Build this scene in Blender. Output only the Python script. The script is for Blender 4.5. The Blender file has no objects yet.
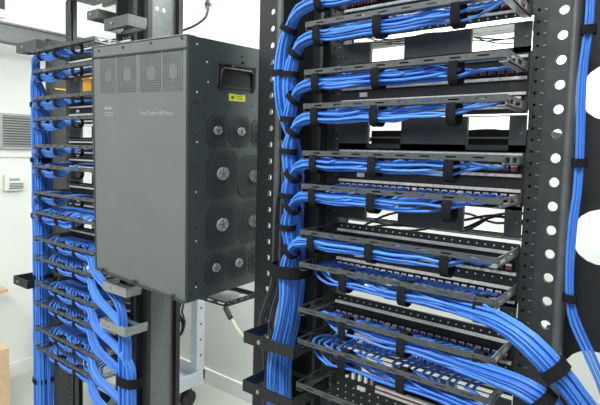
import bpy, math, random
from mathutils import Vector, Matrix, Euler
random.seed(7)
C = bpy.context.scene.collection
H0 = 1.6                                   # camera height above the floor
# ------------------------------------------------------------------ camera
F_, YAW, PITCH, ROLL, SX, SY = 493.5, .6539, .0659, .0255, 0.0, -18.3
fw = Vector((-math.sin(YAW)*math.cos(PITCH), math.cos(YAW)*math.cos(PITCH), -math.sin(PITCH)))
r0 = Vector((math.cos(YAW), math.sin(YAW), 0)); u0 = r0.cross(fw)
RT = r0*math.cos(ROLL) + u0*math.sin(ROLL); UP = -r0*math.sin(ROLL) + u0*math.cos(ROLL)
cd = bpy.data.cameras.new('camera'); cam = bpy.data.objects.new('camera', cd); C.objects.link(cam)
cd.sensor_width = 36; cd.lens = F_/600*36; cd.shift_y = SY/600; cd.clip_start = .05
M = Matrix.Identity(4)
for i, v in enumerate((RT, UP, -fw)):
    for j in range(3): M[j][i] = v[j]
M.translation = Vector((0, 0, H0)); cam.matrix_world = M
bpy.context.scene.camera = cam

def P(px, py, Y=None, X=None):             # where a sight line meets a plane of the room
    d = RT*((px-300)/F_) - UP*((py-202.5-SY)/F_) + fw
    s = Y/d.y if Y is not None else X/d.x
    v = d*s; v.z += H0; return v

# ------------------------------------------------------------------ materials
def mat(name, col, rough=.5, metal=0., var=.08, scale=40., bump=0., emit=None, spec=.5, coat=0.):
    m = bpy.data.materials.new(name); m.use_nodes = True; nt = m.node_tree; b = nt.nodes['Principled BSDF']
    b.inputs['Roughness'].default_value = rough; b.inputs['Metallic'].default_value = metal
    b.inputs['Specular IOR Level'].default_value = spec
    tc = nt.nodes.new('ShaderNodeTexCoord'); n = nt.nodes.new('ShaderNodeTexNoise'); n.inputs['Scale'].default_value = scale
    n.inputs['Detail'].default_value = 3
    nt.links.new(tc.outputs['Object'], n.inputs['Vector'])
    cr = nt.nodes.new('ShaderNodeValToRGB')
    cr.color_ramp.elements[0].position = .3; cr.color_ramp.elements[1].position = .7
    cr.color_ramp.elements[0].color = tuple(c*(1-var) for c in col)+(1,)
    cr.color_ramp.elements[1].color = tuple(min(1, c*(1+var)) for c in col)+(1,)
    nt.links.new(n.outputs['Fac'], cr.inputs['Fac']); nt.links.new(cr.outputs['Color'], b.inputs['Base Color'])
    if bump:
        bp = nt.nodes.new('ShaderNodeBump'); bp.inputs['Strength'].default_value = bump; bp.inputs['Distance'].default_value = .002
        nt.links.new(n.outputs['Fac'], bp.inputs['Height']); nt.links.new(bp.outputs['Normal'], b.inputs['Normal'])
    if emit:
        b.inputs['Emission Color'].default_value = (1, 1, 1, 1); b.inputs['Emission Strength'].default_value = emit
    return m
m_wall = mat('wall_paint', (.66, .68, .64), .8, var=.03, scale=3)
m_floor = mat('floor_tile', (.40, .42, .38), .45, var=.06, scale=2)
m_ceil = mat('ceiling_board', (.75, .76, .74), .9, var=.03)
m_trimc = mat('trim_paint', (.70, .71, .68), .6, var=.03)
m_grey = mat('grey_steel', (.115, .125, .125), .42, .3, .12, 60)
m_rail = mat('dark_steel', (.085, .092, .092), .40, .35, .18, 90)
m_brk = mat('bare_bracket_steel', (.36, .37, .37), .35, .6, .15, 80)
m_post = mat('post_black', (.034, .038, .039), .45, .1, .2, 60)
m_black = mat('black_paint', (.009, .010, .011), .55, 0, .25, 60)
m_plate = mat('black_plate', (.034, .040, .040), .5, .0, .15, 200)
m_velcro = mat('velcro_black', (.012, .012, .014), .95, 0, .3, 300, .4, spec=.15)
m_blue = [mat('cable_blue_'+n, c, .36, 0, .06, 20, spec=.55) for n, c in
          (('mid', (.055, .215, .70)), ('bright', (.080, .275, .80)), ('deep', (.034, .155, .58)))]
m_navy = mat('boot_blue', (.02, .10, .42), .4)
m_gcable = mat('grey_cable', (.045, .045, .047), .5)
m_cream = mat('cream_hose', (.52, .54, .42), .45)
m_silver = mat('ivory_strip', (.78, .765, .72), .45, .0, .12, 120)
m_dot = mat('pin_white', (.62, .62, .62), .4)
m_red = mat('port_red', (.20, .045, .045), .5)
m_pwhite = mat('port_white', (.62, .62, .64), .4)
m_white = mat('white_card', (.85, .86, .85), .6)
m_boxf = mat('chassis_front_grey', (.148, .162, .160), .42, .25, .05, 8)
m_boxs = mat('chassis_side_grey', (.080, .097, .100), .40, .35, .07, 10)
m_boxd = mat('chassis_mesh_dark', (.045, .052, .052), .6)
m_mesh = mat('grille_mesh_grey', (.17, .185, .182), .5, .2)
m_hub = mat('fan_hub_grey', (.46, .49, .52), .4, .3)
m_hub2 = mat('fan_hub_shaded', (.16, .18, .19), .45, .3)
m_vent = mat('side_vent_dark', (.030, .038, .040), .6)
m_yel = mat('label_yellow', (.62, .70, .03), .5)
m_ybox = mat('orange_yellow_box', (.80, .47, .05), .5)
m_text = mat('printed_text_light', (.36, .38, .38), .5)
m_textd = mat('printed_text_dark', (.06, .07, .03), .5)
m_tan = mat('cardboard', (.50, .36, .22), .8)
m_cart = mat('cart_grey_plastic', (.42, .46, .50), .5)
m_rub = mat('rubber_black', (.015, .015, .015), .7)
m_lgrey = mat('light_grey_metal', (.34, .35, .34), .45, .3)
m_lamp = mat('lamp_diffuser', (.9, .9, .9), .6, emit=7.0)

# ------------------------------------------------------------------ mesh building
class MB:
    def __init__(s): s.v = []; s.f = []; s.mi = []
    def add(s, vs, fs, mi=0):
        o = len(s.v); s.v += [tuple(v) for v in vs]; s.f += [tuple(i+o for i in f) for f in fs]; s.mi += [mi]*len(fs)
    def box(s, x0, x1, y0, y1, z0, z1, mi=0):
        s.add([(x0,y0,z0),(x1,y0,z0),(x1,y1,z0),(x0,y1,z0),(x0,y0,z1),(x1,y0,z1),(x1,y1,z1),(x0,y1,z1)],
              [(3,2,1,0),(4,5,6,7),(0,1,5,4),(1,2,6,5),(2,3,7,6),(3,0,4,7)], mi)
    def bar(s, a, b, w, h, mi=0):
        a = Vector(a); b = Vector(b); t = (b-a).normalized()
        up = Vector((0,0,1)) if abs(t.z) < .9 else Vector((0,1,0))
        r = t.cross(up).normalized()*w/2; u = r.cross(t).normalized()*h/2
        vs = [p+i*r+j*u for p in (a, b) for i, j in ((-1,-1),(1,-1),(1,1),(-1,1))]
        s.add(vs, [(3,2,1,0),(4,5,6,7),(0,1,5,4),(1,2,6,5),(2,3,7,6),(3,0,4,7)], mi)
    def tube(s, pts, r, n=8, mi=0, caps=True):
        pts = [Vector(p) for p in pts]; N = len(pts); prev = None; vs = []
        for i, p in enumerate(pts):
            t = (pts[min(i+1, N-1)]-pts[max(i-1, 0)]).normalized()
            if prev is None: a = t.orthogonal().normalized()
            else: a = (prev-t*prev.dot(t)).normalized()
            prev = a; b = t.cross(a)
            for k in range(n):
                an = 2*math.pi*k/n; vs.append(p+(a*math.cos(an)+b*math.sin(an))*r)
        fs = [(i*n+k, i*n+(k+1) % n, (i+1)*n+(k+1) % n, (i+1)*n+k) for i in range(N-1) for k in range(n)]
        if caps: fs += [tuple(range(n))[::-1], tuple((N-1)*n+k for k in range(n))]
        s.add(vs, fs, mi)
    def disc(s, c, ax, r, h, n=20, mi=0, sy=1.):      # short cylinder along ax
        ax = Vector(ax).normalized(); a = ax.orthogonal().normalized() if abs(ax.z) > .9 else Vector((0,0,1)).cross(ax).normalized()
        b = ax.cross(a); c = Vector(c); vs = []
        for q in (0, 1):
            for k in range(n):
                an = 2*math.pi*k/n; vs.append(c+ax*h*q+a*math.cos(an)*r+b*math.sin(an)*r*sy)
        s.add(vs, [(k, (k+1) % n, n+(k+1) % n, n+k) for k in range(n)]+[tuple(range(n))[::-1], tuple(range(n, 2*n))], mi)
    def holeplate(s, x0, x1, zs, y, th, cx, r, n=16, zr=1.0):   # plate in XZ; one round hole per cell between successive zs
        for z0, z1 in zip(zs[:-1], zs[1:]):
            cz = (z0+z1)/2
            circ = [(cx+r*math.cos(2*math.pi*k/n+math.pi/4), cz+zr*r*math.sin(2*math.pi*k/n+math.pi/4)) for k in range(n)]
            def sq(k):
                an = 2*math.pi*k/n+math.pi/4; c, q = math.cos(an), math.sin(an); m = max(abs(c), abs(q)); c /= m; q /= m
                return (cx+(c*(x1-cx) if c > 0 else c*(cx-x0)), cz+(q*(z1-cz) if q > 0 else q*(cz-z0)))
            out = [sq(k) for k in range(n)]
            vs = [(a, yy, b) for yy in (y, y+th) for L in (circ, out) for a, b in L]
            fs = []
            for k in range(n):
                j = (k+1) % n
                fs += [(k, j, n+j, n+k), (2*n+k, 3*n+k, 3*n+j, 2*n+j), (k, 2*n+k, 2*n+j, j), (n+k, n+j, 3*n+j, 3*n+k)]
            s.add(vs, fs)
    def build(s, name, m, parent=None, smooth=False):
        me = bpy.data.meshes.new(name); me.from_pydata(s.v, [], s.f)
        for mm in (m if isinstance(m, (list, tuple)) else [m]): me.materials.append(mm)
        me.polygons.foreach_set('material_index', s.mi)
        if smooth: me.polygons.foreach_set('use_smooth', [True]*len(s.f))
        me.update(); o = bpy.data.objects.new(name, me); C.objects.link(o)
        if parent: o.parent = parent
        return o
def tag(o, label=None, cat=None, group=None, kind=None):
    if label: o['label'] = label
    if cat: o['category'] = cat
    if group: o['group'] = group
    if kind: o['kind'] = kind
    return o
def thing(name, loc, label, cat, group=None):
    o = bpy.data.objects.new(name, None); o.empty_display_size = .05; o.location = loc; C.objects.link(o)
    return tag(o, label, cat, group)
def child(mb, name, m, root, smooth=False, label=None):    # geometry given in world coordinates
    o = mb.build(name, m, None, smooth); o.parent = root
    o.matrix_parent_inverse = Matrix.Translation(root.location).inverted()
    if label: o['label'] = label
    return o
def spline(pts, step=.022):
    pts = [Vector(p) for p in pts]; Q = [pts[0]*2-pts[1]]+pts+[pts[-1]*2-pts[-2]]; out = []
    for i in range(1, len(Q)-2):
        a, b, c, d = Q[i-1:i+3]; n = max(2, min(9, int((c-b).length/step)))
        for k in range(n):
            t = k/n
            out.append(.5*((2*b)+(c-a)*t+(2*a-5*b+4*c-d)*t*t+(-a+3*b-3*c+d)*t*t*t))
    out.append(pts[-1]); return out
ORD = ['first', 'second', 'third', 'fourth', 'fifth', 'sixth', 'seventh', 'eighth', 'ninth', 'tenth', 'eleventh', 'twelfth', 'thirteenth', 'fourteenth']
U = .04445
def WH(k): return ORD[k]+' tray from the top' if k >= 0 else 'tray above the top edge'
YT, YP = .880, 1.02                                  # front of the trays, face of the panels

# ------------------------------------------------------------------ the room
XW, YB, YF, XR_, ZC = -3.56, 2.25, -2.4, 2.6, 3.0
def struct(name, mb, m): return tag(mb.build(name, m), kind='structure')
b = MB(); b.box(XW-.1, XR_, YF, YB+.1, -.1, 0); struct('floor', b, m_floor)
b = MB(); b.box(XW-.1, XR_, YB, YB+.1, 0, ZC); struct('wall_back', b, m_wall)
b = MB(); b.box(XW-.1, XW, YF, YB, 0, ZC); struct('wall_left', b, m_wall)
b = MB(); b.box(XW-.1, XR_, YF, YB+.1, ZC, ZC+.1); struct('ceiling', b, m_ceil)
b = MB(); b.box(XW, XR_, YB-.015, YB, 0, .10); struct('baseboard_back', b, m_trimc)
b = MB(); b.box(XW, XW+.015, YF, YB-.015, 0, .10); struct('baseboard_left', b, m_trimc)
zz = P(12, 155, X=XW).z
b = MB(); b.box(XW, XW+.012, YF, YB-.02, zz-.012, zz+.008); struct('trim_1', b, m_trimc)
# duct-like ledge high on the left wall
za, zb_ = P(5, 24, X=XW+.25).z, P(5, 41, X=XW+.25).z
b = MB(); b.box(XW+.15, XW+.25, -1.2, YB-.02, zb_, za); b.box(XW+.15, XW+.262, -1.2, YB-.02, za, za+.012)
for y in (0.1, 1.0, 1.9): b.box(XW, XW+.16, y, y+.03, zb_, za)
tag(b.build('wall_raceway', m_grey), 'long grey metal raceway running high along the left wall', 'raceway')
# ventilation grille
a, c_ = P(2, 115, X=XW+.02), P(33, 147, X=XW+.02)
t = thing('air_grille', (XW, a.y, c_.z), 'grey louvred air grille on the left wall beside the blue cables', 'vent')
y0, y1, z0_, z1_ = a.y, a.y+.42, c_.z, a.z
b = MB(); b.box(XW+.001, XW+.01, y0, y1, z0_, z1_); child(b, 'backing', m_grey, t)
b = MB()
for q in ((y0-.015, y0, z0_-.015, z1_+.015), (y1, y1+.015, z0_-.015, z1_+.015), (y0, y1, z1_, z1_+.015), (y0, y1, z0_-.015, z0_)):
    b.box(XW+.001, XW+.025, q[0], q[1], q[2], q[3])
child(b, 'frame', m_lgrey, t)
b = MB(); n = 12
for i in range(n):
    z = z0_+(i+.5)*(z1_-z0_)/n; b.bar((XW+.018, y0, z), (XW+.018, y1, z), .012, .006)
child(b, 'louvre', m_lgrey, t)
# thermostat
a, c_ = P(5, 175, X=XW+.03), P(25, 190, X=XW+.03)
t = thing('thermostat', (XW, a.y, c_.z), 'pale grey thermostat box on the left wall below the air grille', 'thermostat')
b = MB(); b.box(XW+.001, XW+.03, a.y, c_.y, c_.z, a.z); b.box(XW+.03, XW+.034, a.y+.01, c_.y-.01, c_.z+.01, a.z-.01); child(b, 'case', m_wall, t)
b = MB(); dy = c_.y-a.y; dz = a.z-c_.z
b.box(XW+.034, XW+.036, a.y+.2*dy, a.y+.72*dy, a.z-.38*dz, a.z-.22*dz); child(b, 'display', m_lgrey, t)
b = MB()
for i in range(4): b.box(XW+.034, XW+.037, a.y+.2*dy, a.y+.9*dy, c_.z+(.12+.1*i)*dz, c_.z+(.17+.1*i)*dz)
child(b, 'vent_slots', m_grey, t)
# small dark wall box high in the corner
a, c_ = P(-14, -16, X=XW+.1), P(5, 10, X=XW+.1)
b = MB(); b.box(XW+.01, XW+.1, a.y, c_.y, c_.z, a.z); b.box(XW+.01, XW+.11, a.y, c_.y, c_.z-.05, c_.z-.002, 1)
tag(b.build('wall_speaker', [m_black, m_white]), 'dark box with white base high on the left wall', 'wall box')
# tan boxes at the left edge
a = P(9, 348, X=-3.0)
b = MB(); b.box(-3.42, -3.0, a.y-.42, a.y, .001, a.z); tag(b.build('cardboard_box', m_tan), 'tall tan cardboard box standing on the floor at the left edge', 'box')
a, c_ = P(8, 283, X=XW+.16), P(8, 292, X=XW+.16)
b = MB(); b.box(XW, XW+.16, a.y-.3, a.y, c_.z, c_.z+.02); b.box(XW, XW+.02, a.y-.3, a.y, c_.z-.04, c_.z+.001)
tag(b.build('wall_shelf', m_tan), 'small tan wooden shelf on the left wall above the cardboard box', 'shelf')

# ceiling lamps over the front aisle, and added lights behind the racks
def lamp(x, y, sx, sy, e, label):
    t = thing('ceiling_light', (x, y, ZC), label, 'ceiling light', 'ceiling lights')
    b = MB(); w = .03
    for q in ((x-sx/2-w, x+sx/2+w, y-sy/2-w, y-sy/2), (x-sx/2-w, x+sx/2+w, y+sy/2, y+sy/2+w), (x-sx/2-w, x-sx/2, y-sy/2, y+sy/2), (x+sx/2, x+sx/2+w, y-sy/2, y+sy/2)):
        b.box(q[0], q[1], q[2], q[3], ZC-.05, ZC-.001)
    child(b, 'frame', m_lgrey, t)
    b = MB(); b.box(x-sx/2, x+sx/2, y-sy/2, y+sy/2, ZC-.03, ZC-.02); child(b, 'diffuser', m_lamp, t)
    ld = bpy.data.lights.new('lamp_tube', 'AREA'); ld.shape = 'RECTANGLE'; ld.size = sx; ld.size_y = sy; ld.energy = e; ld.color = (.97, 1, 1)
    lo = bpy.data.objects.new('lamp_tube', ld); lo.location = (x, y, ZC-.06); C.objects.link(lo)
lamp(-.6, -.55, 1.9, .5, 64, 'long ceiling light over the front aisle near the right rack')
lamp(-2.6, -.3, 1.5, .5, 13, 'long ceiling light over the front aisle near the left wall')
lamp(-.3, 1.72, 1.6, .4, 95, 'added long light behind the right rack, brightening the back wall')  # added out of view so the wall behind the windows goes white
lamp(-2.6, 1.75, 1.4, .4, 6, 'added long light behind the left rack, brightening the back wall')  # weaker added light, lifts the back wall on the left
w = bpy.data.worlds.new('world'); bpy.context.scene.world = w; w.use_nodes = True
w.node_tree.nodes['Background'].inputs[0].default_value = (.93, .97, 1, 1); w.node_tree.nodes['Background'].inputs[1].default_value = .55

# ------------------------------------------------------------------ racks
ZTOP, ZBOT = 2.19, .0
FX0, FX1 = P(530.5, 70, Y=YP).x, P(547.5, 70, Y=YP).x
def zcells(z0, z1, pitch, phase=0.):
    out = [z0]; z = z0+phase if phase else z0+pitch
    while z < z1-1e-6: out.append(z); z += pitch
    out.append(z1); return out
def upright(root, xa, xb, web_side, marks=True):
    """U channel: front flange xa..xb with small square holes, web running back on one side"""
    cx = (xa+xb)/2; b = MB()
    b.holeplate(xa, xb, [ZBOT+i*U/2 for i in range(int((ZTOP-ZBOT)/(U/2))+1)], YP+.004, .004, cx-.006, .0030, 8)
    xw = xa if web_side < 0 else xb
    b.box(min(xw, xw-web_side*.004), max(xw, xw-web_side*.004), YP+.008, YP+.05, ZBOT, ZTOP)
    b.box(xa+.004, xb-.004, YP+.016, YP+.018, ZBOT, ZTOP, 2)  # added black strip that keeps the bright wall out of the small holes
    if marks:
        for i in range(int((ZTOP-.2)/(U/2))):
            z = .1+i*U/2; b.box(xb-.011, xb-.006, YP+.003, YP+.0045, z-.0008, z+.0008, 1)
    child(b, 'upright', [m_post, m_lgrey, m_black], root)
def make_rack(dx, label):
    t = thing('equipment_rack', (-.44+dx, YP+.06, 0), label, 'rack', 'open racks in the row')
    upright(t, -.702+dx, -.664+dx, -1); upright(t, FX0+dx, FX1+dx, 1)
    b = MB(); b.box(-.702+dx, -.178+dx, YP+.0, YP+.125, ZTOP, ZTOP+.035); child(b, 'top_beam', m_grey, t)
    b = MB(); b.box(-.702+dx, -.178+dx, YP-.15, YP+.28, .001, .03); child(b, 'base', m_post, t)
    return t
XS = -1.2946
make_rack(0, 'black open equipment rack at the right, carrying the brightly lit patch panels')
make_rack(XS, 'black open equipment rack at the far left, partly behind the grey chassis')

def holed_post(name, xa, xb, y, th, hx, r, pitch, phase, label, cat, edge=None, depth=.06, m=m_post, extra=None, ztop=2.3):
    t = thing(name, ((xa+xb)/2, y, 0), label, cat)
    b = MB(); zs = [phase+pitch*i for i in range(int((ztop-phase)/pitch)+1)]
    if phase > 0: b.box(xa, xb, y, y+th, 0, phase)
    b.holeplate(xa, xb, zs, y, th, hx, r, 20); child(b, 'holed_face', m, t)
    if edge:
        b = MB(); b.tube([(edge[0], y+.002, 0), (edge[0], y+.002, ztop)], edge[1], 12); b.box(edge[0]-edge[1], edge[0]+edge[1], y+.002, y+depth, 0, ztop)
        child(b, 'edge_rail', edge[2], t, )
    if extra:
        b = MB(); b.box(*extra); child(b, 'side_wall', m, t)
    return t
# right post with round lightening holes (next to the rack) ; hole heights taken from one visible hole
zh = P(561, 60, Y=1.005).z
ph = (zh-U/2) % U
holed_post('slotted_post', FX1+.0005, P(569, 60, Y=1.0).x, 1.000, .010, P(561, 60, Y=1.0).x, .0088, U, ph,
           'black steel post with a column of round holes, right of the patch panels', 'post', (P(573, 60, Y=1.0).x, .0075, m_grey), .03)
# wide manager back plate with big discs, far right
zc_ = P(604, 238, Y=1.05).z; DP = P(603, 92, Y=1.05).z-zc_
holed_post('perforated_side_panel', -.165, .10, 1.05, .004, P(603, 238, Y=1.05).x, .052, DP, (zc_-DP/2) % DP,
           'black side panel with large round openings at the right edge', 'panel', None, m=m_black)
# middle post with bright round holes
zh = P(274, 45, Y=1.02).z
holed_post('perforated_post', -.935, -.872, 1.02, .004, -.888, .0078, U, (zh-U/2) % U,
           'black post with a column of bright round holes beside the large grey chassis', 'post', (-.858, .0125, m_grey), .10, m=m_black)
# back plates of vertical managers (between post and rack)
t = thing('vertical_cable_manager', (-.77, 1.1, 0), 'dark upright cable manager channel behind the right rack blue cable trunk', 'cable manager')
b = MB(); b.box(-.842, -.704, 1.135, 1.14, 0, 2.3); child(b, 'back_plate', m_black, t)
b = MB()
for x in (-.838, -.71): b.box(x-.004, x+.004, 1.00, 1.135, 0, 2.3)
child(b, 'side_rails', m_post, t)
# middle bay left pillar: a deep channel whose web faces the chassis
t = thing('channel_post', (-1.45, 1.08, 0), 'dark steel channel post standing left of and behind the grey chassis', 'post')
b = MB(); b.box(-1.462, -1.447, 1.03, 1.15, 0, 2.3); child(b, 'web', m_grey, t)
b = MB(); b.box(-1.462, -1.436, 1.018, 1.034, 0, 2.3); b.box(-1.462, -1.43, 1.14, 1.158, 0, 2.3); child(b, 'lips', m_black, t)
b = MB()
for i in range(1):
    z = P(164, 10.5, X=-1.446).z
    for y in (1.06, 1.088): b.disc((-1.4475, y, z), (1, 0, 0), .0065, .0012, 12)
q = P(162, 10, X=-1.446); 
child(b, 'round_holes', m_white, t)
# left manager posts
t = thing('vertical_cable_manager', (-2.07, 1.1, 0), 'dark upright cable manager channel at the outer left of the left rack', 'cable manager')
b = MB(); b.box(-2.13, -2.085, 1.135, 1.14, 0, 2.04); child(b, 'back_plate', m_black, t)
b = MB(); b.box(-2.118, -2.108, 1.0, 1.135, 0, 2.04); child(b, 'side_rails', m_post, t)

# ------------------------------------------------------------------ cable trays
z0r, z0l = .2844+H0, .3585+H0
TR = {k: z0r-(k//2)*4*U-(.1036 if k % 2 else 0) for k in range(-1, 10)}
TL = {k: z0l-(k//2)*4*U-(.0774 if k % 2 else 0) for k in range(0, 14)}
XA, XB = -.671, -.239
TH = .0115
def make_tray(dx, z, label, group):
    t = thing('cable_tray', ((XA+XB)/2+dx, YP, z-.01), label, 'cable tray', group)
    b = MB(); x0, x1 = XA+dx, XB+dx
    b.box(x0, x1, YT, YT+.0018, z-.004, z); b.box(x0, x1, YT, YT+.0018, z-TH, z-TH+.0045)
    xs = x0; i = 0
    while xs < x1-1e-4:                                      # bridges between the slots
        e = min(x1, xs+.030); b.box(xs, e, YT, YT+.0018, z-TH+.0045, z-.004); xs = e+.020; i += 1
    b.box(x0, x1, YT+.0018, YT+.020, z-TH, z-TH+.0016)
    child(b, 'front_rail', m_rail, t)
    for x, mm in ((x0, m_rail), (x1, m_brk)):
        b = MB(); s = -1 if x == x0 else 1; xi = x if s < 0 else x-.0018
        zt, zb = z, z-TH-.008
        b.box(xi, xi+.0018, YT+.002, YP, zt-.004, zt)
        b.box(xi, xi+.0018, YT+.002, YP, zb, zb+.006)
        for ya, yb in ((YT+.002, YT+.014), (YT+.05, YT+.062), (YT+.098, YP)): b.box(xi, xi+.0018, ya, yb, zb+.006, zt-.004)
        b.box(min(xi, xi-s*.014), max(xi, xi-s*.014)+.0018, YT+.002, YP, zb, zb+.0016)
        child(b, 'side_bracket', mm, t)
    return t
rn = {-1: 'above the picture top', 0: 'touching the picture top'}
for k in range(-1, 10):
    lab = ('dark slotted metal cable tray on the right rack, %s' % WH(k))
    make_tray(0, TR[k], lab, 'cable trays on the right rack')
for k in range(14):
    make_tray(XS, TL[k], 'dark slotted metal cable tray on the left rack, %s tray counted from the topmost' % ORD[k], 'cable trays on the left rack')

# ------------------------------------------------------------------ patch panels
PX0, PX1 = -.664, FX0-.001
pp = (P(500, 60, Y=YP).z-P(500, 260, Y=YP).z)/200
def strip_mb(x0, x1, z0, z1):
    b = MB(); n = 96; b.box(x0, x1, YP-.006, YP, z0, z1); w_ = (x1-x0)/n
    for i in range(n): b.box(x0+i*w_+.001, x0+(i+1)*w_-.001, YP-.0085, YP-.006, z0+.0006, z1-.0004)
    return b
def port_mesh():
    b = MB(); b.box(-.0068, .0068, -.010, 0, -.0075, .0075, 0)
    b.box(-.0055, .0055, -.0125, -.010, .0018, .0062, 1); b.box(-.0052, .0052, -.0118, -.010, -.0060, .0004, 2); return b
pm = port_mesh().build('port', [m_black, m_pwhite, m_red]); port_proto = pm; first_port = [True]
def make_panel(dx, ztop, label, group, ports=True, dots=(4, 61.8)):
    t = thing('patch_panel', ((PX0+PX1)/2+dx, YP, ztop-.117), label, 'patch panel', group)
    x0, x1 = PX0+dx, PX1+dx; Z = lambda q: ztop-q*pp
    b = MB(); b.box(x0, x1, YP-.001, YP+.003, Z(64), Z(0)); b.box(x0, x1, YP+.003, YP+.03, Z(60), Z(4)); child(b, 'face_plate', m_black, t)
    for qa, qb in ((8, 11), (28.5, 31.5), (43.5, 46.5), (57, 59.5)):
        child(strip_mb(x0+.006, x1-.004, Z(qb), Z(qa)), 'label_strip', m_silver, t)
    for q in dots:
        b = MB()
        for i in range(24):
            x = x0+.016+i*(x1-x0-.03)/23; b.disc((x, YP-.001, Z(q)), (0, -1, 0), .0017, .0015, 8)
        child(b, 'pin_row', m_dot, t)
    b = MB(); b.box(x0+.055, x0+.075, YP-.003, YP-.001, Z(40), Z(35)); child(b, 'paper_tag', m_dot, t)
    if ports:
        for q in (22.5, 51.5):
            for i in range(24):
                x = x0+.02+i*(x1-x0-.036)/23
                if first_port[0]: o = port_proto; first_port[0] = False
                else: o = port_proto.copy(); C.objects.link(o)
                o.parent = t; o.location = Vector((x, YP-.001, Z(q)))-t.location
    else:
        for q in (22.5, 51.5):
            b = MB()
            for i in range(24):
                x = x0+.02+i*(x1-x0-.036)/23; b.box(x-.0062, x+.0062, YP-.011, YP-.001, Z(q)-.007, Z(q)+.007)
            child(b, 'port_row', m_black, t)
    return t
panel_r = {}
for k, py in ((-1, -46), (1, 49), (3, 145), (5, 242), (7, 330.5)):
    zt = P(500, py, Y=YP).z; panel_r[k] = zt
    nm = {-1: 'topmost', 1: 'second highest', 3: 'middle', 5: 'fourth from top', 7: 'lowest full'}[k]
    make_panel(0, zt, 'black patch panel with ivory strips on the right rack, the %s one' % nm, 'patch panels on the right rack', ports=True, dots={-1: (4, 61.8), 1: (), 3: ()}.get(k, (4, 36)))
dz = panel_r[1]-TR[1]
for i in range(7):
    make_panel(XS, TL[2*i]+dz, 'black patch panel with ivory strips on the left rack, %s from the top' % ORD[i], 'patch panels on the left rack', ports=False)

# pass-through plates with two windows
oxa, oxb = P(370, 45, Y=YP).x, P(404.5, 45, Y=YP).x
oxc, oxd = P(470.5, 40, Y=YP).x, P(514, 40, Y=YP).x
def make_pass(dx, z1, z0, label, group):
    t = thing('pass_through_panel', ((PX0+PX1)/2+dx, YP, z0), label, 'panel', group)
    xs = [PX0+dx, oxa+dx, oxb+dx, oxc+dx, oxd+dx, PX1+dx]; b = MB()
    for i in (0, 2, 4): b.box(xs[i], xs[i+1], YP-.001, YP+.002, z0, z1)
    for i in (1, 3): b.box(xs[i], xs[i+1], YP-.001, YP+.002, z0, z0+.003); b.box(xs[i], xs[i+1], YP-.001, YP+.002, z1-.0018, z1)
    for i in (1, 2, 3, 4): b.box(xs[i]-.001, xs[i]+.001, YP+.002, YP+.012, z0, z1)
    child(b, 'plate', m_plate, t)
    for x in (xs[0]+.008, xs[5]-.008): b = MB(); b.disc((x, YP-.001, (z0+z1)/2), (0, -1, 0), .003, .003, 10); child(b, 'screw', m_grey, t)
def pz(y): return P(500, y, Y=YP).z
gaps = {-1: (24.5, 55), 1: (115.5, 152), 3: (206, 236.5), 5: (299, 322.5), 7: (397, 425)}
for k, (ya, yb) in gaps.items():
    nm = {-1: 'topmost', 1: 'second highest', 3: 'third highest', 5: 'fourth highest', 7: 'lowest'}[k]
    make_pass(0, pz(ya), pz(yb), 'black plate with two rectangular windows on the right rack, %s one' % nm, 'windowed plates on the right rack')
for i in range(6):
    zt = TL[2*i]+dz-67*pp
    make_pass(XS, zt, zt-.052, 'black plate with two rectangular windows on the left rack, %s from the top' % ORD[i], 'windowed plates on the left rack')

# the odd low panel with white blocks and the red and cream strip
zt = P(345, 365, Y=YP).z
t = thing('termination_panel', ((PX0+PX1)/2, YP, zt-.09), 'black panel with four white blocks and a red and cream strip near the bottom', 'panel')
b = MB(); b.box(PX0, PX1, YP-.001, YP+.003, zt-.14, zt-.004); child(b, 'face_plate', m_black, t)
for i in range(5):
    a = P(346.5+i*6.2, 372+i*1.9, Y=YP-.01)
    b = MB(); b.box(a.x-.0035, a.x+.0035, YP-.009, YP-.001, a.z-.014, a.z+.001); child(b, 'white_block', m_white if i < 4 else m_lgrey, t)
a = P(360, 389, Y=YP-.01); b = MB(); b.box(a.x-.011, a.x+.011, YP-.006, YP-.001, a.z-.006, a.z+.003); child(b, 'paper_tag', m_white, t)
a = P(375, 386, Y=YP-.01)
for q0, q1, mm, nn in ((0, .005, m_silver, 'cream_strip'), (.0055, .0095, m_red, 'red_strip'), (.010, .016, m_silver, 'cream_strip')):
    b = MB(); b.box(a.x, PX1-.004, YP-.009, YP-.001, a.z-q1, a.z-q0); child(b, nn, mm, t)
b = MB()
for r_ in range(3):
    for i in range(18): b.disc((PX0+.02+i*.0225, YP-.001, zt-.04-.0 if 0 else zt-.050-r_*.016), (0, -1, 0), .0018, .002, 8)
child(b, 'pins', m_dot, t)

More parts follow.
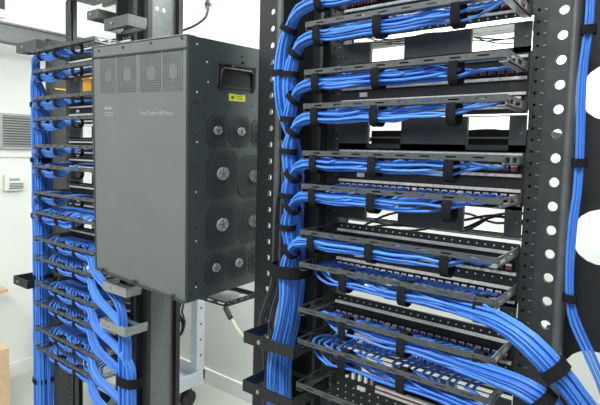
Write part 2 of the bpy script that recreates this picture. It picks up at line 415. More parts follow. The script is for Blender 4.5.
# things seen through the windows: rear lacing bars and black power cords
for j, (ya, hh, mm) in enumerate(((29, .012, m_lgrey), (139, .003, m_lgrey), (233, .010, m_lgrey), (314, .010, m_lgrey))):
    a = P(490, ya, Y=1.30)
    b = MB(); b.box(-.95, -.22, 1.30, 1.315, a.z-hh/2, a.z+hh/2); b.box(-.95, -.22, 1.30, 1.32, a.z-hh/2-.006, a.z-hh/2-.003)
    for x in (-.93, -.24): b.box(x-.01, x+.01, 1.10, 1.30, a.z-.004, a.z+.004)
    tag(b.build('lacing_bar', m_lgrey), 'grey lacing bar behind the right rack, seen through the %s windows' % ('topmost', 'second highest', 'third highest', 'fourth highest')[j], 'bar', 'rear lacing bars')
for j, (ya, yb) in enumerate(((32, 44), (130, 148), (212, 232))):
    for q in range(4):
        r_ = random.Random(j*10+q); pts = []
        for i in range(6):
            y_ = ya+(yb-ya)*r_.random(); v = P(360+i*36, y_, Y=1.22+.025*q); v.x -= .02; pts.append(v)
        b = MB(); b.tube(spline(pts), .0035 if j else .0018, 6)
        tag(b.build('black_cable', m_rub, smooth=True), 'thin black cord crossing behind the %s windows of the right rack' % ('topmost', 'second highest', 'third highest')[j], 'cord', 'black cords behind the %s windows' % ('topmost', 'second highest', 'third highest')[j])
a, c_ = P(472, 130.5, Y=1.12), P(500, 147, Y=1.12)
for q, (x0, x1) in enumerate(((-.42, -.22), (-.62, -.46))):
    b = MB(); b.box(x0, x1, 1.10, 1.3, c_.z-.003, a.z); b.box(x0, x1, 1.098, 1.10, (a.z+c_.z)/2-.001, (a.z+c_.z)/2+.003, 1)
    tag(b.build('power_strip', [m_rub, m_lgrey]), 'black power unit behind the second highest windows, %s one' % ('right' if q == 0 else 'left'), 'power strip')
# yellow carton and white cards seen through the left rack
a, c_ = P(81, 80, Y=1.2), P(96, 92, Y=1.2)
b = MB(); b.box(a.x, a.x+.12, 1.2, 1.26, c_.z, a.z); b.box(a.x-.05, a.x+.1, 1.18, 1.2, a.z-.001, a.z+.006)
b.box(a.x-.05, a.x+.1, YP+.013, 1.2, c_.z-.006, c_.z)
tag(b.build('yellow_carton', m_ybox), 'yellow carton behind the upper left rack beside the grey chassis', 'carton')

# ------------------------------------------------------------------ blue cables
RC = .0029
def hexpack(n, r):
    pts = []; R = 6
    for i in range(-R, R+1):
        for j in range(-R, R+1): pts.append(((i+.5*j)*2*r*1.03, j*2*r*.9))
    pts.sort(key=lambda q: q[0]**2+q[1]**2); return pts[:n]
def cable_obj(paths, name, label, group, mi, kind=None, n=7, boot=None, r=RC):
    b = MB()
    for p in paths: b.tube(spline(p), r, n)
    o = b.build(name, m_blue[mi], smooth=True); tag(o, label, 'cable', group, kind)
    if boot:
        b = MB(); d = (Vector(p[1])-Vector(p[0])).normalized(); q = Vector(p[0])
        b.bar(q, q+d*.013, .0075, .0070); k = b.build('plug', m_navy if boot == 1 else m_pwhite); k.parent = o
    return o
rest = []
def strap(pos, tan, ra, rb, w_, label, group, up=(0, 0, 1), n=28, th=.0022):
    """hook and loop band round a bundle; ra across, rb along 'up'"""
    tan = Vector(tan).normalized(); up = Vector(up); up = (up-tan*up.dot(tan)).normalized(); sd = tan.cross(up)
    b = MB(); vs = []
    for s_, rr in ((-1, 0), (1, 0), (1, th), (-1, th)):
        for k in range(n):
            an = 2*math.pi*k/n; c, q = math.cos(an), math.sin(an)
            c = math.copysign(abs(c)**.8, c); q = math.copysign(abs(q)**.8, q)
            vs.append(Vector(pos)+tan*s_*w_/2+sd*c*(ra+rr)+up*q*(rb+rr))
    fs = [(a*n+k, a*n+(k+1) % n, ((a+1) % 4)*n+(k+1) % n, ((a+1) % 4)*n+k) for a in range(4) for k in range(n)]
    b.add(vs, fs); b.box(0, 0, 0, 0, 0, 0)
    b.v = b.v[:-8]; b.f = b.f[:-6]; b.mi = b.mi[:-6]
    o = b.build('velcro_strap', m_velcro, smooth=False)
    tag(o, label, 'strap', group)
# right rack: trays -1..5 leave to the left trunk, 6..8 leave to the right
NB = 22
trunk = {-1: (-.762, .950), 0: (-.745, .928), 1: (-.734, .950), 2: (-.728, .925), 3: (-.716, .948), 4: (-.708, .925), 5: (-.722, .905)}
def row_z(k):                                       # port row served by tray k
    if k % 2: return panel_r[k]-22.5*pp             # upper row
    return panel_r.get(k-1, TR[k]+.03)-51.5*pp
LY = YT+.019
def sag(k, x, amp=.004):
    s = (x-XA)/(XB-XA)*3; return -amp*abs(math.sin(math.pi*s))
for k in range(-1, 9):
    z = TR[k]; zl = z-TH-.0155; offs = hexpack(NB, RC); random.Random(k).shuffle(offs)
    right = k >= 6
    zr = row_z(k)
    for i in range(NB):
        oy, oz = offs[i]; rnd = random.Random(k*100+i)
        j = i*24//NB; xp = PX0+.02+j*(PX1-PX0-.036)/23
        top = 1.0 if k < 5 else 1.35
        start = Vector((xp, YP-.012, zr+.001)); p = [start, start+Vector((rnd.uniform(-.004, .004), -.022, rnd.uniform(-.001, .003)))]
        if not right:
            # arch forward then dip under the rail and run left
            up_ = .012+.008*rnd.random() if k >= 5 else 0
            p.append(Vector((xp-.008-.008*rnd.random(), LY+(.055 if k < 4 else .026), (zr*.6+zl*.4)+up_)))
            p.append(Vector((xp-.028-.010*rnd.random(), LY+.012+oy*.7, zl+oz+.006)))
            x = xp-.060
            while x > XA+.03:
                p.append(Vector((x, LY+oy+rnd.uniform(-.0008, .0008), zl+oz+sag(k, x)+rnd.uniform(-.0009, .0009)))); x -= .055
            tx, ty = trunk[k]
            p.append(Vector((XA+.018, LY+oy, zl+oz)))
            ox_, oy_ = oz, oy
            if k == -1: arc = [(XA-.032, -.010, (0, 1)), (-.735, -.050, (.7, .7)), (-.754, -.110, (1, .2)), (-.756, -.19, (1, 0))]
            else: arc = [(XA-.022, -.008, (.2, 1)), (XA-.042, -.032, (.7, .7)), (XA-.057, -.072, (1, .2))]
            for ax_, az_, (wx, wz) in arc: p.append(Vector((ax_+ox_*wx, LY+.004+oy, zl+az_+oz*wz)))
            p.append(Vector((tx*.5+arc[-1][0]*.5+ox_, (ty+LY)/2+oy_, zl+arc[-1][1]-.06)))
            zz = zl+arc[-1][1]-.13
            while zz > .25:
                f = min(1, (zl-zz)/.5)
                g = Vector((-.742, .93, 0)); w_ = Vector((tx+ox_, ty+oy_, zz)); low = max(0, min(1, (1.25-zz)/.15))
                w_.x += (-.770-w_.x)*.0+rnd.uniform(-.0025, .0025)-.016*low; w_.y += rnd.uniform(-.002, .002)
                w_.x = -.727-.024*low+(w_.x+.727)*(1-.42*min(1, 2.5*f)*(1-low*.6))
                p.append(w_); zz -= .10
        else:
            p.append(Vector((xp-.010+.006*rnd.random(), LY+.062, zr+.012)))
            p.append(Vector((xp-.018+.006*rnd.random(), LY+.024+.01*rnd.random(), (zr*.6+zl*.4)+.010)))
            p.append(Vector((xp+.000+.010*rnd.random(), LY+.014+oy*.7, zl+oz+.006)))
            x = xp+.05
            while x < XB-.045:
                p.append(Vector((x, LY+oy+rnd.uniform(-.0008, .0008), zl+oz+sag(k, x, .006)+rnd.uniform(-.0009, .0009)))); x += .055
            e = k-6
            way = [((500, 322), .862), ((528, 342), .845), ((555, 370), .84), ((578, 398), .85), ((595, 430), .87), ((602, 520), .88)] if k == 6 else \
                  [((500, 378), .862), ((522, 387), .85), ((545, 402), .85), ((562, 424), .86), ((576, 480), .88)] if k == 7 else \
                  [((498, 422), .865), ((530, 440), .86), ((560, 480), .87)]
            fan = (1.3, 1.5, 1.45, 1.3, 1.3, 1.3)
            for q, ((a, c_), yy) in enumerate(way):
                v = P(a, c_, Y=yy); d = Vector((.3, 0, .95)) if q == 0 else Vector((.66, 0, .75))
                p.append(v+d*oz*fan[q]+Vector((0, oy, 0)))
        cable_obj([p], 'blue_network_cable', 'blue network cable under the %s, right rack' % WH(k),
                  'blue cables under the right rack %s' % WH(k), (0, 0, 1, 2)[rnd.randrange(4)], boot=1 if rnd.random() < .85 else 2)
    # straps on the tray
    zc2 = zl+.004
    for q, px in enumerate((313, 372, 449) if k < 6 else (342, 401, 478)):
        x = P(px, 150 if k < 6 else (300, 330, 350)[k-6], Y=YT).x
        pos_ = ('left', 'middle', 'right')[q]
        if k == 8 and q == 2: continue
        strap((x, LY-.001, zc2-.001+sag(k, x)), (1, 0, 0), .0195, .0235, .0175, 'black velcro strap at the %s of the %s, right rack' % (pos_, WH(k)), 'velcro straps on right rack trays')
    if not right:
        for q, (sx_, sz_, tn) in enumerate([(-.735, -.050, (.62, 0, 1)), (-.756, -.150, (0, 0, 1))] if k == -1 else [(XA-.042, -.032, (.75, 0, .8)), (XA-.0575, -.080, (.1, 0, 1))]):
            strap((sx_, LY+.004, zl+sz_), tn, .0182, .0185, .0135, 'black velcro strap on the %s bend of cables, %s, right rack' % (('upper', 'lower')[q], WH(k)), 'velcro straps at the turns', up=(0, 1, 0))
a = P(290, 268, Y=.93)
strap((-.728, .926, a.z), (0, 0, 1), .0430, .047, .030, 'wide black velcro strap around the whole blue cable trunk left of the right rack', None, up=(0, 1, 0))
for (px, py, yy, tn, ra, nm) in ((555, 370, .84, (.72, 0, -.70), .0245, 'upper'), (543, 401, .85, (.75, 0, -.62), .0225, 'lower')):
    v = P(px, py, Y=yy); strap(v, tn, .019, ra+.001, .019, 'black velcro strap round the %s blue bundle sweeping down at the lower right' % nm, 'straps at the lower right', up=(0, 1, 0))
# thin runs down the right edge
for i in range(3):
    o = (i-1)*.0046
    pts = []
    for (x, y) in ((592, -60), (590.5, 0), (588.5, 30), (584, 60), (581.5, 90), (580.5, 130), (579.5, 160), (577, 195), (573, 222), (570, 260), (570, 300), (576, 325), (585, 345), (596, 370), (608, 400), (620, 460)):
        v = P(x, y, Y=.975+(.004 if i % 2 else 0)); v.x += o*(1.0 if y < 320 else 1.6); pts.append(v)
    cable_obj([pts], 'blue_network_cable', 'loose blue network cable running down the right edge past the large round openings', 'blue cables at the right edge', (0, 1, 2)[i], r=.0028)
for (px, py, nm) in ((588.5, 30, 'topmost'), (579.5, 163, 'middle'), (570, 298, 'lowest')):
    v = P(px, py, Y=.976); strap(v, (0, 0, 1), .0105, .009, .015, 'black velcro strap on thin blue cables at right edge, %s one' % nm, 'straps at the right edge', up=(0, 1, 0))
# left rack
NL, NI = 14, 5
for k in range(14):
    z = TL[k]; zl = z-TH-.0135; NL = 14 if k < 7 else 20; offs = hexpack(NL, .0034 if k < 7 else .0031); right = k >= 8
    offs.sort(key=lambda q: q[0]-.3*abs(q[1]))
    zr = TL[(k//2)*2]+dz-(22.5 if k % 2 == 0 else 51.5)*pp
    for i in range(NL):
        oy, oz = offs[i]; rnd = random.Random(5000+k*100+i)
        xp = PX0+XS+.04+((i*7) % NL)*(PX1-PX0-.08)/NL
        start = Vector((xp, YP-.012, zr)); p = [start, start+Vector((0, -.02, .002))]
        s = 1 if right else -1
        p.append(Vector((xp+s*.012, LY+(.052 if k < 6 else .022+.012*rnd.random()), zr*.6+zl*.4+(.012 if k > 4 else 0))))
        p.append(Vector((xp+s*.042, LY+.010+oy, zl+oz+.004)))
        x = xp+s*.08
        lim = XB+XS-.04 if right else XA+XS+.03
        while (x < lim if right else x > lim):
            u = ((x-XA-XS)/(XB-XA)-.10)*3.5; p.append(Vector((x, LY+oy, zl+oz-.009*abs(math.sin(math.pi*u))+rnd.uniform(-.001, .001)))); x += s*.035
        if not right:
            cx, cy = -2.030+(k % 4)*.010-.014, .925+(k % 3)*.018
            x0 = XA+XS
            p += [Vector((x0+.008, LY+oy, zl+oz)), Vector((x0-.03, LY+oy+.008, zl+oz-.006)), Vector((cx+.008+oz, cy+oy, zl-.045)), Vector((cx+oz-.004, cy+oy, zl-.10))]
            zz = zl-.17
            while zz > .3: p.append(Vector((cx+oz*1.2+rnd.uniform(-.004, .004), cy+oy, zz))); zz -= .13
        else:
            x1 = XB+XS; q = k-8; cx, cy = -1.398+.024*(q % 3), .90+.02*(q//3)
            p += [Vector((x1-.025, LY-.01+oy, zl+oz-.012)), Vector((x1+.02, LY-.02+oy, zl+oz-.05)), Vector((cx-.02+oz, cy+oy, zl-.13)), Vector((cx+oz, cy+oy, zl-.22))]
            zz = zl-.30
            while zz > .3: p.append(Vector((cx+oz+rnd.uniform(-.003, .003), cy+oy, zz))); zz -= .12
        if i < NI:
            cable_obj([p], 'blue_network_cable', 'blue network cable under the %s tray from the top on the left rack' % ORD[k],
                      'blue cables on left rack tray %s from top' % ORD[k], (0, 1, 0, 2)[rnd.randrange(4)], n=6, r=.0036)
        else: rest.append(p)
    for q, fx in enumerate((.10, .38, .68)):
        x = XA+XS+fx*(XB-XA)
        if right and q == 0: continue
        strap((x, LY-.001, zl+.003), (1, 0, 0), .0168, .0175, .020, 'black velcro strap, %s from left on the %s tray from the top, left rack' % (ORD[q], ORD[k]), 'velcro straps on left rack trays', n=16)
cable_obj(rest, 'blue_network_cables', 'mass of blue network cables inside the bundles of the left rack', None, 0, 'stuff', n=5, r=.0036)
for (py, nm) in ((105, 'highest'), (160, 'second highest'), (215, 'third highest'), (275, 'second lowest'), (377, 'lowest')):
    v = P(40, py, Y=.94); strap((-2.038, .943, v.z), (0, 0, 1), .038, .036, .018, 'black velcro strap around the blue cable trunk at the outer left, %s one' % nm, 'straps on the outer left trunk', up=(0, 1, 0), n=20)
v = P(133, 378, Y=.92); strap((-1.372, .912, v.z), (0, 0, 1), .046, .034, .030, 'wide black velcro strap around the blue trunk below the grey chassis', None, up=(0, 1, 0))

# ------------------------------------------------------------------ cable ring brackets
def ring(xa, xb, z, yf, yb, h, label, m=m_rail, th=.004):
    t = thing('cable_ring_bracket', ((xa+xb)/2, yb, z-h), label, 'bracket', 'U shaped ring brackets')
    b = MB(); b.box(xa, xb, yf, yf+th, z-h, z); b.box(xa+.004, xb-.004, yf+th, yf+.016, z-h, z-h+.003); child(b, 'front_bar', m, t)
    for x in (xa, xb-th):
        b = MB(); b.box(x, x+th, yf+th, yb, z-h, z); child(b, 'side_arm', m, t)
    b = MB(); b.disc(((xa*2+xb)/3, yf, z-h/2), (0, -1, 0), .005, .003, 12); child(b, 'bolt', m_brk, t)
    b = MB(); b.box(xa, xb, yb-.003, yb, z-h, z-h+.012); child(b, 'back_bar', m, t)
a, c_ = P(246, 331, Y=.852), P(298, 350, Y=.852)
ring(-.814, -.660, a.z-.003, .852, 1.0, .027, 'black ring bracket round the blue trunk left of the right rack, upper one', m_black)
a = P(246, 380, Y=.852)
ring(-.814, -.660, a.z-.003, .852, 1.0, .027, 'black ring bracket round the blue trunk left of the right rack, lower one', m_black)
def ring_px(pa, pb, pc, Y, h, label, m=m_brk):      # left end and corner of the front bar, far end of the arm
    A, B = P(*pa, Y=Y), P(*pb, Y=Y); yb = P(*pc, X=B.x).y
    ring(A.x, B.x, (A.z+B.z)/2, Y, yb, h, label, m)
ring_px((100, 318), (125, 329), (148, 327), .86, .028, 'steel ring bracket around the blue trunk below the chassis left corner, lower one')
ring_px((103, 282), (126, 287), (142, 286), .86, .030, 'steel ring bracket just under the chassis left bottom corner')
a = P(17, 280, Y=.86)
ring(-2.155, -2.03, a.z, .88, 1.0, .034, 'black ring bracket sticking out at the outer left beside the lower left trays', m_black)
ring_px((16, 41), (36, 42), (50, 42), .90, .036, 'dark ring bracket at the outer left above the top tray', m_rail)
ring_px((104, 20), (128, 13), (147, 14), .88, .034, 'grey ring bracket above the chassis behind its top left corner', m_rail)
ring_px((87, 12), (98, 8), (122, 8), .93, .028, 'grey ring bracket near the picture top, further left', m_rail)
# backing column of the manager above the chassis
t = thing('vertical_cable_manager', (-1.52, 1.05, 0), 'grey upright cable manager column between left rack and chassis', 'cable manager')
b = MB(); b.box(-1.60, -1.475, 1.045, 1.06, 0, 2.28); child(b, 'back_plate', m_post, t)
b = MB(); b.box(-1.60, -1.592, 1.00, 1.045, 0, 2.28); b.box(-1.483, -1.475, 1.00, 1.045, 0, 2.28); child(b, 'side_rails', m_post, t)
# overhead ladder
t = thing('overhead_cable_ladder', (-1.7, 1.02, 2.24), 'grey overhead cable ladder across the tops of the racks', 'cable ladder')
b = MB(); b.box(-2.16, -.96, .98, .995, 2.245, 2.30); child(b, 'side_rail', m_grey, t); b = MB(); b.box(-2.16, -.96, 1.28, 1.295, 2.245, 2.30); child(b, 'side_rail', m_grey, t)
for i in range(4): b = MB(); b.box(-2.1+i*.3, -2.07+i*.3, .995, 1.28, 2.265, 2.28); child(b, 'rung', m_grey, t)

# dark cables beside the trunk
for i in range(5):
    pts = []
    for (x, y, dx_) in ((281, 140, .5), (281.5, 180, .6), (279, 215, 1), (278, 250, 1), (276, 285, 1.2), (270, 305, 1.4), (266, 325, 1.5), (268, 350, 1.2), (270, 380, 1.2), (267, 430, 1)):
        v = P(x+(i-2)*2.1*dx_, y, Y=.93+.012*(i % 3)); pts.append(v)
    pts += [pts[-1]-Vector((0, 0, .2)), Vector((pts[-1].x, pts[-1].y, .01))]
    b = MB(); b.tube(spline(pts), .0036, 7)
    tag(b.build('dark_cable', m_gcable, smooth=True), 'dark grey cable hanging beside the blue trunk left of the right rack', 'cable', 'dark cables beside the blue trunk')
b = MB(); b.tube(spline([P(x, y, Y=yy) for x, y, yy in ((229, 312, 1.0), (233, 322, .99), (243, 336, .98), (258, 342, .96), (270, 336, .95), (276, 318, .95), (281, 295, .95), (284, 270, .95))]), .0058, 8)
tag(b.build('cream_hose', m_cream, smooth=True), 'cream coloured flexible hose curving under the chassis to the right rack', 'hose')
b = MB(); b.tube(spline([P(225, 307, Y=.99), P(227.5, 312, Y=.99), P(231, 319, Y=.99)]), .008, 8)
tag(b.build('hose_fitting', m_gcable, smooth=True), 'dark grey fitting at the upper end of the cream hose', 'fitting')
b = MB(); x_ = P(284, 30, Y=1.12).x; b.box(x_-.006, x_+.002, 1.12, 1.13, 1.45, 2.3)
tag(b.build('cream_conduit', m_cream), 'thin cream conduit upright behind the upper blue cables', 'conduit')
pts = [P(x, y, Y=yy) for x, y, yy in ((208, 8, 1.25), (207, 14, 1.25), (203, 20, 1.25), (192, 27, 1.25), (178, 32, 1.22), (165, 36, 1.2))]
b = MB(); b.tube(spline(pts), .0045, 8); o = tag(b.build('grey_power_cable', m_grey, smooth=True), 'grey cable drooping in front of the white wall above the chassis', 'cable')
t = thing('cable_connector', P(209, 4, Y=1.25), 'metal connector at the upper end of the grey drooping cable', 'connector')
a = P(209, -4, Y=1.25); c_ = P(208, 9, Y=1.25)
b = MB(); b.tube([a, c_], .011, 12); child(b, 'body', m_brk, t); b = MB(); b.tube([a+(c_-a)*.55, a+(c_-a)*.8], .014, 6); child(b, 'nut', m_grey, t)
b = MB(); b.tube([a+Vector((0, 0, 1.0)), a], .0045, 8); tag(b.build('hanging_wire', m_grey), 'grey wire dropping from above to the metal connector', 'wire')

# ------------------------------------------------------------------ wire tray under chassis
t = thing('wire_shelf', (-1.15, 1.2, 1.17), 'black slotted support shelf with papers under the chassis', 'shelf')
cn = P(226, 306, Y=1.0); xc, z2 = cn.x, cn.z; ye = P(257, 299, X=xc).y; xl = -1.43
b = MB(); n = 9; w_ = (xc-xl)/n
b.box(xl, xc, 1.0, 1.003, z2-.004, z2+.001); b.box(xl, xc, 1.0, 1.003, z2+.007, z2+.011)
for i in range(n+1): b.box(xl+i*w_-.006, xl+i*w_+.006, 1.0, 1.003, z2+.001, z2+.007)
n = 5; w_ = (ye-1.0)/n
b.box(xc-.003, xc, 1.003, ye, z2-.004, z2+.001); b.box(xc-.003, xc, 1.003, ye, z2+.007, z2+.011)
for i in range(n+1): b.box(xc-.003, xc, 1.0+i*w_-.006, 1.0+i*w_+.006, z2+.001, z2+.007)
for i in range(8): x = xl+.01+i*(xc-xl-.03)/7; b.box(x, x+.012, 1.003, ye, z2-.004, z2-.001)
b.box(xl, xc, ye, ye+.003, z2-.004, z2+.011); child(b, 'grid', m_post, t)
b = MB(); b.box(xl+.05, xc-.01, 1.02, ye-.02, z2-.001, z2+.0015); tag(b.build('paper_sheets', m_white), 'white paper sheets lying on the slotted shelf under the chassis', 'paper')

# ------------------------------------------------------------------ chassis
bx = thing('switch_chassis', (-.9855, .8116, H0-.0625), 'large grey network switch chassis with fan vents on its right side', 'switch')
bx.rotation_euler = (.0363, .0386, -.0125)
W, Hh, D = .44, .6826, .32
bpy.context.view_layer.update(); BM = Matrix.Translation(bx.location) @ bx.rotation_euler.to_matrix().to_4x4(); BI = BM.inverted()
def loc(px, py, plane):                    # local coordinates of a sighted point on the front ('f') or side ('s')
    o = BI @ Vector((0, 0, H0)); d = (BI.to_3x3() @ (P(px, py, Y=1)-Vector((0, 0, H0))))
    s = -o.y/d.y if plane == 'f' else -o.x/d.x
    return o+d*s
h2 = Hh/2
b = MB(); b.box(-W, 0, .006, D, -h2, h2); b.build('housing', m_boxs, bx)
# front cover with grille band
gz1 = loc(142, 56, 'f').z; gz0 = loc(142, 90, 'f').z
b = MB(); b.box(-W+.004, -.001, 0, .006, -h2+.002, gz0-.006); b.box(-W+.004, -.001, 0, .006, gz1+.006, h2-.001)
gx = [(100.5, 115.5), (117.5, 136), (140.5, 161), (163, 183)]
gxl = [(loc(a, 75, 'f').x, loc(c, 75, 'f').x) for a, c in gx]
edges = [-W+.004]+[q for a, c in gxl for q in (a, c)]+[-.001]
for i in range(0, len(edges), 2): b.box(edges[i], edges[i+1], 0, .006, gz0-.006, gz1+.006)
fc = b.build('front_cover', m_boxf, bx)
b = MB(); b.box(-W+.002, -.0, -.004, 0, gz1+.008, gz1+.0105); b.box(-W+.002, 0, -.003, 0, -h2, -h2+.008); b.box(-W, -W+.006, -.002, .006, -h2, h2)
b.build('cover_lip', m_boxd, bx)
b = MB(); b.box(-W, 0, -.003, .03, h2, h2+.0015); b.build('top_edge', m_lgrey, bx)
for (a, c) in gxl:
    b = MB(); b.box(a, c, .0045, .0055, gz0-.006, gz1+.006, 1)
    n = 13
    for i in range(n+1): x = a+(c-a)*i/n; b.box(x-.0011, x+.0011, .0005, .0045, gz0-.006, gz1+.006)
    nz = 22
    for i in range(nz+1): z = gz0-.006+(gz1-gz0+.012)*i/nz; b.box(a, c, .001, .004, z-.0011, z+.0011)
    g = b.build('fan_grille', [m_mesh, m_boxd], bx)
    b = MB(); b.disc(((a+c)/2, .0042, (gz0+gz1)/2), (0, -1, 0), min(.02, (c-a)*.22), .003, 20); k = b.build('fan_hub', m_mesh, g)
for px, py in ((99, 51), (123, 47.5), (151, 43), (182, 38)):
    v = loc(px, py, 'f'); b = MB(); b.disc((v.x, 0, v.z), (0, -1, 0), .0035, .003, 10); b.build('screw', m_boxd, bx)
for f in (.12, .5, .9):
    b = MB(); b.disc((-W+W*f, -.004, -h2+.012), (0, -1, 0), .006, .008, 12); b.disc((-W+W*f, -.012, -h2+.012), (0, -1, 0), .003, .003, 10); b.build('thumb_screw', m_boxd, bx)
# recessed label area and the writing
v0, v1 = loc(97, 98, 'f'), loc(176, 126, 'f')
def text(body, size, loc_, rot, m, name, parent, ext=.0003):
    cu = bpy.data.curves.new(name, 'FONT'); cu.body = body; cu.size = size; cu.extrude = ext; cu.align_x = 'LEFT'
    o = bpy.data.objects.new(name, cu); C.objects.link(o); dg = bpy.context.evaluated_depsgraph_get()
    me = bpy.data.meshes.new_from_object(o.evaluated_get(dg)); bpy.data.objects.remove(o)
    me.materials.clear(); me.materials.append(m); q = bpy.data.objects.new(name, me); C.objects.link(q); q.parent = parent
    q.location = loc_; q.rotation_euler = rot; return q
a = loc(104.5, 116, 'f'); b = MB(); c_ = loc(112, 110, 'f'); wl = c_.x-a.x
for i, hh in enumerate((.4, .7, 1, .7, .4, .7, 1, .7, .4)):
    x = a.x+wl*i/8.; b.box(x-.0012, x+.0012, -.0012, 0, c_.z+.001, c_.z+.001+.011*hh)
b.build('logo_bars', m_text, bx)
text('CISCO', .017, (a.x-.001, -.001, a.z), (math.pi/2, 0, 0), m_text, 'logo_text', bx)
a = loc(140, 114.6, 'f'); c_ = loc(173, 113, 'f')
tx = text('Cisco Catalyst 6500 Series', .0155, (a.x, -.001, a.z), (math.pi/2, 0, 0), m_text, 'name_text', bx)
sc = (c_.x-a.x)/max(1e-4, tx.dimensions.x); tx.scale = (sc, 1, 1)
# side: handle, yellow sticker, fans, screw holes
def side_rect(px0, py0, px1, py1):
    a, c = loc(px0, py0, 's'), loc(px1, py1, 's'); return a.y, c.y, c.z, a.z
y0, y1, z0_, z1_ = side_rect(217, 62, 255, 89); z1_ = loc(236, 64.5, 's').z; z0_ = loc(236, 88.5, 's').z
hd = MB(); hd.box(0, .0015, y0, y1, z0_, z1_); hd = hd.build('handle_recess', m_black, bx)
b = MB(); fr = .004
for q in ((y0, y0+fr, z0_, z1_), (y1-fr, y1, z0_, z1_), (y0, y1, z0_, z0_+fr), (y0, y1, z1_-fr, z1_)): b.box(.0015, .004, q[0], q[1], q[2], q[3])
b.build('recess_rim', m_boxd, hd)
b = MB(); zm = z0_+(z1_-z0_)*.66; ym = (y0+y1)/2
b.tube(spline([(.003, y0+.012, zm-.05), (.005, y0+.014, zm), (.006, y0+.04, zm+.006), (.006, y1-.04, zm+.006), (.005, y1-.014, zm), (.003, y1-.012, zm-.05)]), .0035, 8)
b.disc((.0015, ym-.02, zm+.012), (1, 0, 0), .005, .006, 10); b.disc((.0015, ym+.02, zm+.03), (1, 0, 0), .004, .006, 10)
b.build('folding_handle', m_black, hd, True)
y0, y1, z0_, z1_ = side_rect(229, 93.5, 245, 101.5); z1_ = loc(237, 94.3, 's').z; z0_ = loc(237, 101.3, 's').z
st = MB(); st.box(0, .0008, y0, y1, z0_, z1_); st = st.build('warning_label', m_yel, bx); st['label'] = 'yellow warning sticker'
b = MB()
b.box(.0008, .0011, y0+.008, y0+.018, z0_+.006, z1_-.006)
for i in range(3): b.box(.0008, .0011, y0+.026, y1-.010, z0_+.006+i*.006, z0_+.0075+i*.006)
b.build('label_print', m_textd, st)
fans = [(217, 130.5, 11.5, 15.5, 1), (240.3, 131.5, 10.2, 14.7, 1), (259.5, 133, 8, 13.5, 0), (222, 173.5, 16.5, 23, 1), (253.5, 176, 15, 21, 0),
        (221.5, 224.5, 16.5, 22.5, 1), (252.5, 221, 14, 20.5, 0), (215.3, 267.5, 10.8, 15, 1), (238, 262.5, 10, 14.6, 1), (256, 259, 7.5, 13.5, 0)]
for (px, py, rw, rh, br) in fans:
    c = loc(px, py, 's'); a = loc(px-rw, py, 's').y; e = loc(px+rw, py, 's').y; hz = (loc(px, py-rh, 's').z-loc(px, py+rh, 's').z)/2
    cy = c.y; hy = (e-a)/2; ch = .36
    oc = [(hy, hz*(1-ch)), (hy*(1-ch), hz), (-hy*(1-ch), hz), (-hy, hz*(1-ch)), (-hy, -hz*(1-ch)), (-hy*(1-ch), -hz), (hy*(1-ch), -hz), (hy, -hz*(1-ch))]
    b = MB(); vs = [(x, cy+p_[0], c.z+p_[1]) for x in (0, .002) for p_ in oc]
    b.add(vs, [(i, (i+1) % 8, 8+(i+1) % 8, 8+i) for i in range(8)]+[tuple(range(8, 16)), tuple(range(8))[::-1]])
    v = b.build('fan_vent', m_vent, bx)
    b = MB()
    for rr in (.42, .56, .70, .84):
        pts = [(.003, cy+hy*rr*math.cos(t_*math.pi/12), c.z+hz*rr*math.sin(t_*math.pi/12)) for t_ in range(25)]
        b.tube(pts, .0006, 4, caps=False)
    b.build('guard_rings', m_boxd, v)
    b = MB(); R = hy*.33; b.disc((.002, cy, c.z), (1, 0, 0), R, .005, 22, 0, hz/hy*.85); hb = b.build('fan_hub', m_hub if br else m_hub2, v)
    b = MB()
    for t_ in range(5): an = t_*1.256+.4; b.bar((.0075, cy, c.z), (.0075, cy+R*.9*math.cos(an), c.z+R*.9*math.sin(an)), .0012, .0016)
    b.build('hub_mark', m_boxs, hb)
for (px, py, br) in ((197, 44, 1), (216, 53, 0), (242, 57, 0), (197, 92, 1), (194, 102, 0), (197, 103, 0), (205, 102, 0), (229, 105, 0), (251, 106, 0), (197, 135, 0), (197, 142, 1), (197, 166, 0), (196, 192, 1),
                     (196, 197, 0), (196, 228, 0), (196, 241, 1), (196, 258, 0), (196, 283, 0), (196, 287, 1), (215, 112, 0), (190, 295, 0), (208, 82, 1), (207, 62, 1)):
    c = loc(px, py, 's'); b = MB(); b.disc((0, c.y, c.z), (1, 0, 0), .0028, .0012, 10); o = b.build('screw', m_dot if br else m_black, bx)
    if br: o['label'] = 'bright screw'
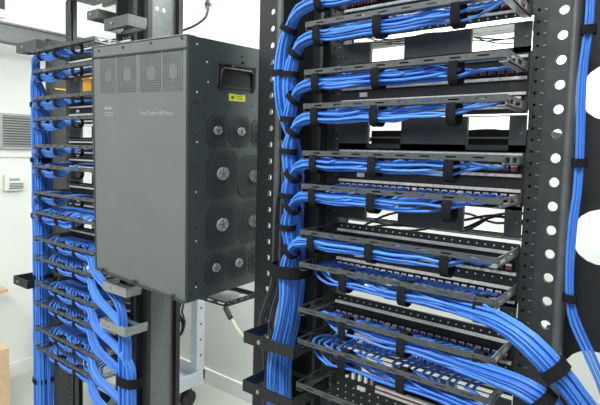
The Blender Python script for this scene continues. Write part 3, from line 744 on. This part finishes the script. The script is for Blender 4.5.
# short mounting ears to the middle posts
b = MB(); b.box(-W-.012, -W, .24, .28, -h2, h2); b.build('mounting_ear', m_boxs, bx)

# ------------------------------------------------------------------ cart behind
ct = thing('utility_cart', (-2.58, 1.82, 0), 'light grey plastic utility cart on black casters behind the posts', 'cart')
CX = -2.30; yn, yf_ = 1.58, P(205, 350, X=CX).y; zt = P(200, 371, X=CX).z; zb = P(200, 384, X=CX).z; xl_ = CX-.5
for nm, z0, z1 in (('lower_shelf', zb, zt), ('upper_shelf', .86, .94)):
    b = MB(); b.box(xl_, CX, yn, yf_, z0, z0+.02)
    for q in ((xl_, CX, yn, yn+.012), (xl_, CX, yf_-.012, yf_), (xl_, xl_+.012, yn, yf_), (CX-.012, CX, yn, yf_)): b.box(q[0], q[1], q[2], q[3], z0+.02, z1)
    child(b, nm, m_cart, ct)
for x, y in ((CX-.03, yf_-.035), (xl_+.03, yf_-.035), (CX-.03, yn+.035), (xl_+.03, yn+.035)):
    b = MB(); b.box(x-.028, x+.028, y-.03, y+.03, zt, .86)
    for i in range(6): b.disc((x+.028, y, zt+.1+i*.10), (1, 0, 0), .008, .002, 10, 1)
    child(b, 'corner_post', [m_cart, m_grey], ct)
for x, y in ((CX-.04, yf_-.10), (xl_+.04, yf_-.10), (CX-.04, yn+.06), (xl_+.04, yn+.06)):
    b = MB(); b.tube([(x-.018, y, .052), (x+.018, y, .052)], .050, 20); b.box(x-.022, x+.022, y-.012, y+.012, .06, zb); child(b, 'caster', m_rub, ct)
for i in range(3):
    pts = [P(x+i*1.5, y, Y=1.5) for x, y in ((176, 285), (179+i, 300), (175+2*i, 312), (182, 322), (181-i, 333), (176, 336))]
    b = MB(); b.tube(spline(pts), .005, 7); tag(b.build('hanging_cable', m_rub, smooth=True), 'black cord hanging in a loop in front of the light grey cart', 'cord', 'black cords by the cart')

s = bpy.context.scene
s.view_settings.view_transform = 'Standard'; s.view_settings.look = 'None'; s.view_settings.gamma = 1.0
s.view_settings.exposure = 0.04
